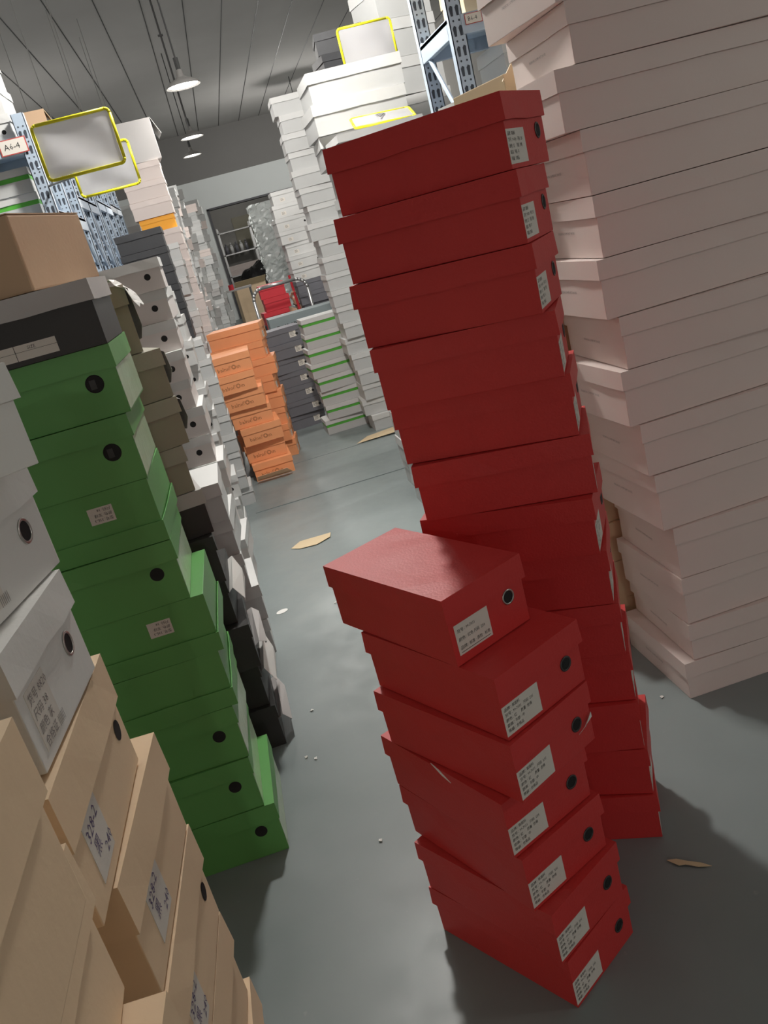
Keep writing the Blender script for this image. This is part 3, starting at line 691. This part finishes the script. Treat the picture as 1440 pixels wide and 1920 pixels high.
rl4, ox, oy = rack(-1.50, -.62, [6.95, 7.35, 7.75], 2.15, [.4, .9, 1.4, 1.9], 'farthest pale blue steel rack in the left row')
rr, ox, oy = rack(.955, 1.95, [2.98, 3.38], 2.5, [.4, .9, 1.35, 1.83, 2.3], 'pale blue slotted steel rack with shelf tag at right')
rack_tag(rr, .955-ox+.052, -.006, 1.825, 'B6-4', .8)
# things on the racks
def shelf_boxes(style, x0, y, z, n, per, desc, where, group, rz=0, seed=1, step=None):
    rnd = random.Random(seed); h = ST[style][2]; L = ST[style][0]; k = 0
    wd = ['left', 'middle', 'right']
    for c in range(per):
        for i in range(n):
            shoebox(style, x0+c*(step or L+.01)+rnd.uniform(-.004,.004), y+rnd.uniform(-.01,.01), z+i*h, rz+rnd.uniform(-.03,.03), f'{desc}, {ordinal(n-1-i, n) if n > 1 else "single"} {where}{" in the "+wd[c]+" pile" if per > 1 else ""}', group, simple=False)
shelf_boxes('whitel', -1.11, 4.12, 1.968, 2, 2, 'pale shoebox', 'on the left rack top', 'pale boxes on the left rack', step=.33, seed=2)
shelf_boxes('grey', -.86, 4.16, 1.312, 1, 1, 'grey flat box', 'on the low shelf of the left rack', None)
shelf_boxes('stripe', -.80, 4.12, 1.672, 2, 1, 'pale striped box', 'on the left rack under the tag', None)
shelf_boxes('whitel', -1.15, 4.14, 1.672, 2, 1, 'pale shoebox', 'on the left rack, inner side under the tag', None)
shelf_boxes('cream', -.85, 5.12, 1.812, 1, 1, 'tan box', 'on the second left rack', None)
shelf_boxes('white', -.85, 6.12, 1.862, 2, 1, 'white box', 'on the third left rack', None)
shelf_boxes('tan', 1.20, 3.15, 1.842, 3, 1, 'tan shoebox', 'on the right rack shelf', 'tan boxes on the right rack')
shelf_boxes('tan', 1.56, 3.15, 1.842, 2, 1, 'tan shoebox', 'on the right rack far end', 'tan boxes on the right rack end')
shelf_boxes('whiteb', 1.30, 3.15, 1.362, 3, 1, 'white boot box', 'on the middle shelf of the right rack', 'white boxes on the right rack')
# tall white boxes above the rack
ST['tallwhite'] = (.30,.28,.17,.05,.003,'whiteg','white',[])
for i in range(4): shoebox('tallwhite', 1.20, 4.62, 1.83+i*.171, .25, f'tall white box, {ordinal(3-i, 4)} of the pile above the right rack', 'tall white boxes above the right rack')
for i in range(14): shoebox('whiteb', 1.20, 4.62, i*.1304, .02, f'white shoebox, {ordinal(13-i, 14)} carrying the tall white boxes', 'white boxes under the tall ones', simple=True)
ST['whitepr'] = (.16,.28,.115,.03,.003,'whiteg','whiteg',[('label','F',0,.05,.08,.05,'x')])
# big cartons far left
for (x, y, z, L, W, h, m_, lab) in [(-.80,5.5,1.815,.26,.2,.52,'kraftd','brown carton standing on the left rack behind the first yellow frame'), (-.305,6.9,2.103,.30,.26,.28,'greyl','large grey-white carton behind the second yellow frame')]:
    r = empty('carton', (x, y, z), .12); tag(r, lab, 'carton')
    bm = bmesh.new(); bm_box(bm, -L/2, L/2, -W/2, W/2, 0, h); link('body', finish(bm, 'body', [m_], .003), r)
    sheet('flap', [[(L/2,-W/2,h),(L/2,W/2,h)],[(L/2+.05,-W/2,h-.12),(L/2+.05,W/2,h-.12)]], ['cream' if m_ == 'kraftd' else 'white'], (0,0,0), 0, parent=r, thick=.003)
shoebox('whitel', -.78, 4.10, 2.193, 0, 'pale shoebox highest on the left rack at the picture edge')
# ------------------------------------------------------------------ yellow framed signs
def sign(x, y, z, wd, ht, rz, tilt, label, roll=0, mark=None, pole=0):
    r = empty('price_sign', (x, y, z), rz); r.rotation_euler = (tilt, roll, rz); tag(r, label, 'sign', 'yellow framed signs')
    bm = bmesh.new(); t_ = .011
    pts = []
    for cx, cz, a0 in ((wd/2-.015, ht-.015, 0), (-wd/2+.015, ht-.015, 90), (-wd/2+.015, .015, 180), (wd/2-.015, .015, 270)):
        for a in range(0, 91, 30): pts.append((cx+.015*math.cos(math.radians(a0+a)), 0, cz+.015*math.sin(math.radians(a0+a))))
    pts.append(pts[0]); bm_tube(bm, pts, .0055, 8); link('frame', finish(bm, 'frame', ['yellow'], smooth=True), r)
    bm = bmesh.new(); nx, nz = 16, 12; g = {}; rnd = random.Random(int(x*100))
    for i in range(nx+1):
        for k in range(nz+1):
            u, v = i/nx, k/nz; e_ = min(u, 1-u, v, 1-v)
            g[i, k] = bm.verts.new((-wd/2+.006+(wd-.012)*u, -.002+.006*math.sin(u*5+v*3)*min(1, e_*6)+rnd.uniform(-.0006,.0006), .006+(ht-.012)*v))
    for i in range(nx):
        for k in range(nz): bm.faces.new((g[i,k], g[i+1,k], g[i+1,k+1], g[i,k+1]))
    p = link('panel', finish(bm, 'panel', ['signpaper'], smooth=True), r)
    if pole:
        bm = bmesh.new(); bm_bar(bm, (-wd*.5, .004, ht*.5), pole, .005); link('bracket_arm', finish(bm, 'bracket_arm', ['steel']), r)
    if mark:
        bm = bmesh.new(); add_text(bm, lambda u, v, n: (u, -.012-n, v), mark, .10, -.03, ht*.3, 0, 0); link('printed_text', finish(bm, 'printed_text', ['ink']), r)
    return r
sign(-.315, 3.17, 1.690, .26, .172, -.02, 0, 'yellow framed sign with a blank grey sheet, the larger one at upper left', roll=.0, pole=(-.25, .785, .085))
sign(-.316, 3.86, 1.685, .245, .172, -.02, 0, 'yellow framed sign with a blank sheet, half hidden behind the larger left one', pole=(-.262, .095, .085))
sign(.93, 4.10, zf+.382, .245, .165, .02, 0, 'yellow framed sign with a blank sheet standing on the pile at the right')
sg = sign(.82, 3.62, zf+.092, .25, .17, -.1, -1.25, 'yellow framed sign lying askew on the white boxes above the tall red stack', roll=.05, mark='9')
# small grey and red boxes beside right sign
shoebox('blackst', .93, 4.75, 2.12, -.1, 'dark grey shoebox beside the right yellow frame, upper of two'); shoebox('blackst', .92, 4.75, 2.02, .1, 'dark grey shoebox beside the right yellow frame, lower of two')
shoebox('redc', .90, 4.78, 1.91, .05, 'bright red shoebox under the dark grey ones by the right yellow frame')
for i in range(18): shoebox('white', .92, 4.78, i*.1061, .03*(i%3-1), f'white shoebox, {ordinal(17-i, 18)} under the bright red box', 'white boxes under the red and grey ones', simple=True)

# ------------------------------------------------------------------ hand truck with red boxes
r = empty('platform_cart', (.44, 7.9, 0), .05); tag(r, 'grey platform cart with a bent steel tube handle behind the orange boxes', 'cart')
bm = bmesh.new(); pts = [(-.24,-.42,.16),(-.24,-.42,.92)]
for a in range(0, 91, 18): pts.append((-.24+.09-.09*math.cos(math.radians(a)), -.42, .92+.09*math.sin(math.radians(a))))
for a in range(0, 91, 18): pts.append((.24-.09+.09*math.sin(math.radians(a)), -.42, .92+.09*math.cos(math.radians(a))))
pts += [(.24,-.42,.16)]
bm_tube(bm, pts, .014, 10); link('handle', finish(bm, 'handle', ['steel'], smooth=True), r)
bm = bmesh.new(); bm_box(bm, -.30, .30, -.42, .42, .14, .18); link('deck', finish(bm, 'deck', ['slate'], .006), r)
for sx in (-.24, .24):
    for sy_ in (-.34, .34):
        bm = bmesh.new(); bmesh.ops.create_cone(bm, cap_ends=True, segments=16, radius1=.055, radius2=.055, depth=.03, matrix=Matrix.Translation((sx, sy_, .056)) @ Matrix.Rotation(math.pi/2, 4, 'Y'))
        bm_bar(bm, (sx, sy_, .06), (sx, sy_, .14), .012); link('wheel', finish(bm, 'wheel', ['wire']), r)
for i in range(7): shoebox('redc', .415+.012*((i*3)%4-1.5), 8.05, .181+i*.1184, .05+.04*((i*5)%3-1), f'bright red shoebox, {ordinal(6-i, 7)} of the stack on the cart', 'red boxes on the cart')
# grey storage bin lid in front of the cart
r = empty('grey_carton', (.56, 7.15, 0), .03); tag(r, 'long grey carton with scribbled marks standing before the cart handle', 'carton')
bm = bmesh.new(); bm_box(bm, -.29, .29, -.12, .12, 0, .775); link('body', finish(bm, 'body', ['bluegrey'], .003), r)
bm = bmesh.new(); add_text(bm, frame('F', .58, .24), 'D,IMP', .07, -.24, .66, .001, 0); link('printed_text', finish(bm, 'printed_text', ['ink']), r)

# ------------------------------------------------------------------ person bent over behind the cart boxes
def skin_body(name, verts, edges, radii, mats, parent=None, root=0, sub=2):
    me = bpy.data.meshes.new(name); me.from_pydata(verts, edges, []); 
    for x in mats: me.materials.append(M[x])
    o = bpy.data.objects.new(name, me); C.objects.link(o)
    if parent: o.parent = parent
    md = o.modifiers.new('skin', 'SKIN')
    for i, v in enumerate(me.skin_vertices[0].data):
        v.radius = (radii[i], radii[i]*1.0); v.use_root = (i == root)
    sb = o.modifiers.new('sub', 'SUBSURF'); sb.levels = sub; sb.render_levels = sub
    return o
pr = empty('person', (.52, 8.90, 0)); pr.location.x = .545; tag(pr, 'person crouching behind the red boxes on the cart, bare forearm with dark bracelet raised', 'person')
V = [(0,0,.28),(0,-.04,.45),(-.02,-.10,.63),(-.03,-.16,.70),(-.04,-.21,.775),   # pelvis, spine, neck, head
     (.15,-.10,.61),(.19,-.24,.52),(.105,-.35,.755),(.10,-.365,.815),          # arm with raised forearm
     (-.19,-.10,.61),(-.23,-.22,.40),(-.16,-.36,.34),
     (.10,-.02,.27),(.15,-.34,.42),(.13,-.12,.08),(.13,-.26,.04),(-.10,-.02,.27),(-.15,-.34,.42),(-.13,-.12,.08),(-.13,-.26,.04)]
E_ = [(0,1),(1,2),(2,3),(3,4),(2,5),(5,6),(6,7),(7,8),(2,9),(9,10),(10,11),(0,12),(12,13),(13,14),(14,15),(0,16),(16,17),(17,18),(18,19)]
Rr_ = [.13,.12,.14,.052,.092,.058,.046,.029,.033,.058,.045,.028,.08,.062,.045,.035,.08,.062,.045,.035]
skin_body('body', V, E_, Rr_, ['skin'], pr)
for dx, dz, ln in ((-.020,.02,.046),(-.006,.03,.058),(.008,.03,.054),(.021,.022,.042)):
    skin_body('finger', [(.10+dx*.6,-.372,.825),(.10+dx,-.388,.825+ln*.6),(.10+dx+.01,-.404,.825+ln*.75),(.10+dx+.012,-.398,.825+ln*.45)], [(0,1),(1,2),(2,3)], [.0095,.009,.008,.007], ['skin'], pr, sub=1)
skin_body('thumb', [(.078,-.36,.80),(.062,-.385,.825),(.075,-.40,.845)], [(0,1),(1,2)], [.011,.010,.008], ['skin'], pr, sub=1)
skin_body('jacket', [(0,0,.27),(0,-.04,.45),(-.02,-.10,.62),(.15,-.10,.61),(.18,-.20,.545),(-.19,-.10,.61),(-.225,-.20,.44)], [(0,1),(1,2),(2,3),(3,4),(2,5),(5,6)], [.145,.14,.158,.070,.062,.070,.062], ['cloth'], pr)
skin_body('trousers', [(0,0,.27),(.10,-.02,.27),(.15,-.34,.42),(.13,-.13,.12),(-.10,-.02,.27),(-.15,-.34,.42),(-.13,-.13,.12)], [(0,1),(1,2),(2,3),(0,4),(4,5),(5,6)], [.145,.1,.078,.06,.1,.078,.06], ['cloth2'], pr)
bm = bmesh.new(); bmesh.ops.create_uvsphere(bm, u_segments=18, v_segments=12, radius=.104, matrix=Matrix.Translation((-.04,-.195,.795)) @ Matrix.Diagonal((1,1.05,1.0,1))); link('hair', finish(bm, 'hair', ['hair'], smooth=True), pr)
bm = bmesh.new(); c = Matrix.Translation((.108,-.346,.742)) @ Matrix.Rotation(.42, 4, 'X')
for i in range(20):
    a, b2 = 2*math.pi*i/20, 2*math.pi*(i+1)/20; bm_bar(bm, c @ Vector((.033*math.cos(a),.033*math.sin(a),0)), c @ Vector((.033*math.cos(b2),.033*math.sin(b2),0)), .006, 6)
link('bracelet', finish(bm, 'bracelet', ['wire']), pr)
bm = bmesh.new(); bm_bar(bm, (.68,8.505,0), (.65,8.505,1.02), .013, 10); o = link('red_pole', finish(bm, 'red_pole', ['redb'])); tag(o, 'red pole held upright in the raised hand of the crouching person', 'pole')

# ------------------------------------------------------------------ store room behind the doorway
r = empty('metal_shelf', (.72, 23.3, 0)); tag(r, 'grey metal shelf unit with bottles and boxes in the room beyond the doorway', 'shelf')
for x in (-.42, .42):
    for y in (-.2, .2):
        bm = bmesh.new(); bm_box(bm, x-.025, x+.025, y-.02, y+.02, 0, 2.1); link('post', finish(bm, 'post', ['steel']), r)
for z in (.3, .85, 1.4, 1.95):
    bm = bmesh.new(); bm_box(bm, -.44, .44, -.22, .22, z, z+.03); link('shelf', finish(bm, 'shelf', ['steel']), r)
BW = ['leftmost', 'second from left', 'third from left', 'fourth from left', 'rightmost']
for i in range(5):
    bm = bmesh.new(); 
    for a, b_, r0, r1 in ((0,.18,.045,.045),(.18,.22,.045,.018),(.22,.27,.018,.018)):
        bmesh.ops.create_cone(bm, cap_ends=True, segments=14, radius1=r0, radius2=r1, depth=b_-a, matrix=Matrix.Translation((0,0,(a+b_)/2)))
    o = link('bottle', finish(bm, 'bottle', ['white' if i % 2 else 'slate'], smooth=True), None, (.40+i*.13, 23.2, 1.43)); tag(o, f'bottle on the upper board of the far metal shelf, {BW[i]}', 'bottle', 'bottles on the far shelf')
for i in range(6): shoebox('amber' if i == 2 else 'beige', .45+.31*(i%3)*.85, 23.25, .88+.126*(i//3), 0, f'small box on the far metal shelf, {["lower","upper"][i//3]} row, {["left","centre","right"][i%3]}', 'boxes on the far shelf', simple=True)
r = empty('black_bag', (.95, 21.2, 0)); tag(r, 'heap of black plastic bags just inside the far doorway', 'bags'); 
for (x, y, s) in ((0,0,.5),(.45,.2,.42),(-.4,.15,.36)):
    bm = bmesh.new(); bmesh.ops.create_icosphere(bm, subdivisions=4, radius=s); rnd = random.Random(int(s*100))
    for v in bm.verts: v.co *= 1+.10*math.sin(v.co.x*14+s)*math.cos(v.co.y*11)+.03*rnd.uniform(-1,1); v.co.z = max(v.co.z*1.15+s, 0)
    link('bag', finish(bm, 'bag', ['bagp']), r, (x, y, 0))
r = empty('open_carton', (.55, 18.6, 0), .1); tag(r, 'big brown open carton standing before the far doorway', 'carton')
bm = bmesh.new(); bm_box(bm, -.32, .32, -.25, .25, 0, .72); link('body', finish(bm, 'body', ['kraft'], .004), r)
sheet('flap', [[(-.32,-.25,.72),(.32,-.25,.72)],[(-.34,-.38,.84),(.34,-.38,.84)]], ['cream'], (0,0,0), 0, parent=r, thick=.004)
r = empty('desk', (.1, 17.4, 0)); tag(r, 'small cluttered desk against the left row at the end of the aisle', 'desk')
bm = bmesh.new(); bm_box(bm, -.1, .45, -.3, .3, .72, .75); link('desk_top', finish(bm, 'desk_top', ['greyl']), r)
for x in (-.07, .42):
    for y in (-.27, .27): bm = bmesh.new(); bm_bar(bm, (x,y,0), (x,y,.72), .015); link('leg', finish(bm, 'leg', ['steel']), r)
bm = bmesh.new(); bmesh.ops.create_cone(bm, cap_ends=True, segments=16, radius1=.05, radius2=.05, depth=.10, matrix=Matrix.Translation((0,0,.05))); o = link('red_cup', finish(bm, 'red_cup', ['redb']), None, (.16,17.2,.75)); tag(o, 'bright red cup on the desk at the end of the aisle', 'cup')
bm = bmesh.new(); bm_box(bm, -.45, .45, -.01, .01, 0, .8); o = link('wall_poster', finish(bm, 'wall_poster', ['olive']), None, (1.2,23.97,1.5)); tag(o, 'dim grey-green poster on the wall of the room beyond the doorway', 'poster')

# ------------------------------------------------------------------ bits on the floor
def scrap(name, pts, loc, rz, m_, label, cat, th=.001):
    bm = bmesh.new(); f = bm.faces.new([bm.verts.new((x, y, z)) for x, y, z in pts]); bmesh.ops.triangulate(bm, faces=[f])
    o = link(name, finish(bm, name, [m_]), None, loc, rz); md = o.modifiers.new('t', 'SOLIDIFY'); md.thickness = th; tag(o, label, cat); return o
scrap('paper_scrap', [(-.10,-.02,0),(-.06,-.06,.002),(.02,-.075,.003),(.09,-.03,.004),(.10,.03,.002),(.02,.035,.002),(-.05,.045,0)], (.045,3.73,.002), 0, 'cream', 'pale tan paper scrap lying flat in the middle of the aisle', 'paper')
scrap('cardboard_strip', [(-.040,.004,0),(-.022,.008,.001),(0,.003,.002),(.024,.002,.001),(.044,-.004,0),(.020,-.009,.001),(-.004,-.006,.002),(-.016,-.009,.001)], (.532,1.24,.003), -.55, 'cream', 'torn strip of tan cardboard on the floor in the shadow at right', 'cardboard')
sc_ = [(0,0),(.02,.01),(.012,.03),(-.012,.026)]
bm = bmesh.new(); bmesh.ops.create_circle(bm, cap_ends=True, segments=20, radius=.020, matrix=Matrix.Diagonal((1.2,.9,1,1)))
o = link('sticker', finish(bm, 'sticker', ['paper']), None, (-.15,3.04,.0015), .4); tag(o, 'small round white sticker stuck to the aisle floor', 'sticker')
for i, (x, y) in enumerate([(.055,2.96),(-.16,2.02),(-.135,2.0),(.67,1.78),(.76,1.76),(-.03,1.60),(-.12,2.25)]):
    scrap('crumb', [(-.006,0,0),(.002,-.004,.003),(.007,.002,.001),(0,.006,.002)], (x,y,.002), i, 'paper', ['white crumb on the aisle floor beside the round sticker','white crumb on the floor right of the green stack','tiny white bit beside the other crumb by the green stack','tiny white bit on the floor right of the tall red stack','tiny white bit on the floor near the off-white pile corner','tiny white bit on the floor left of the short red stack','tiny white bit on the aisle floor beyond the green stack'][i], 'crumb')
scrap('paper_scrap', [(-.20,-.05,0),(.05,-.09,.006),(.22,-.02,.01),(.16,.05,.01),(-.1,.04,.004)], (.72,5.33,.012), .1, 'cream', 'crumpled cream paper at the foot of the tall white column', 'paper')
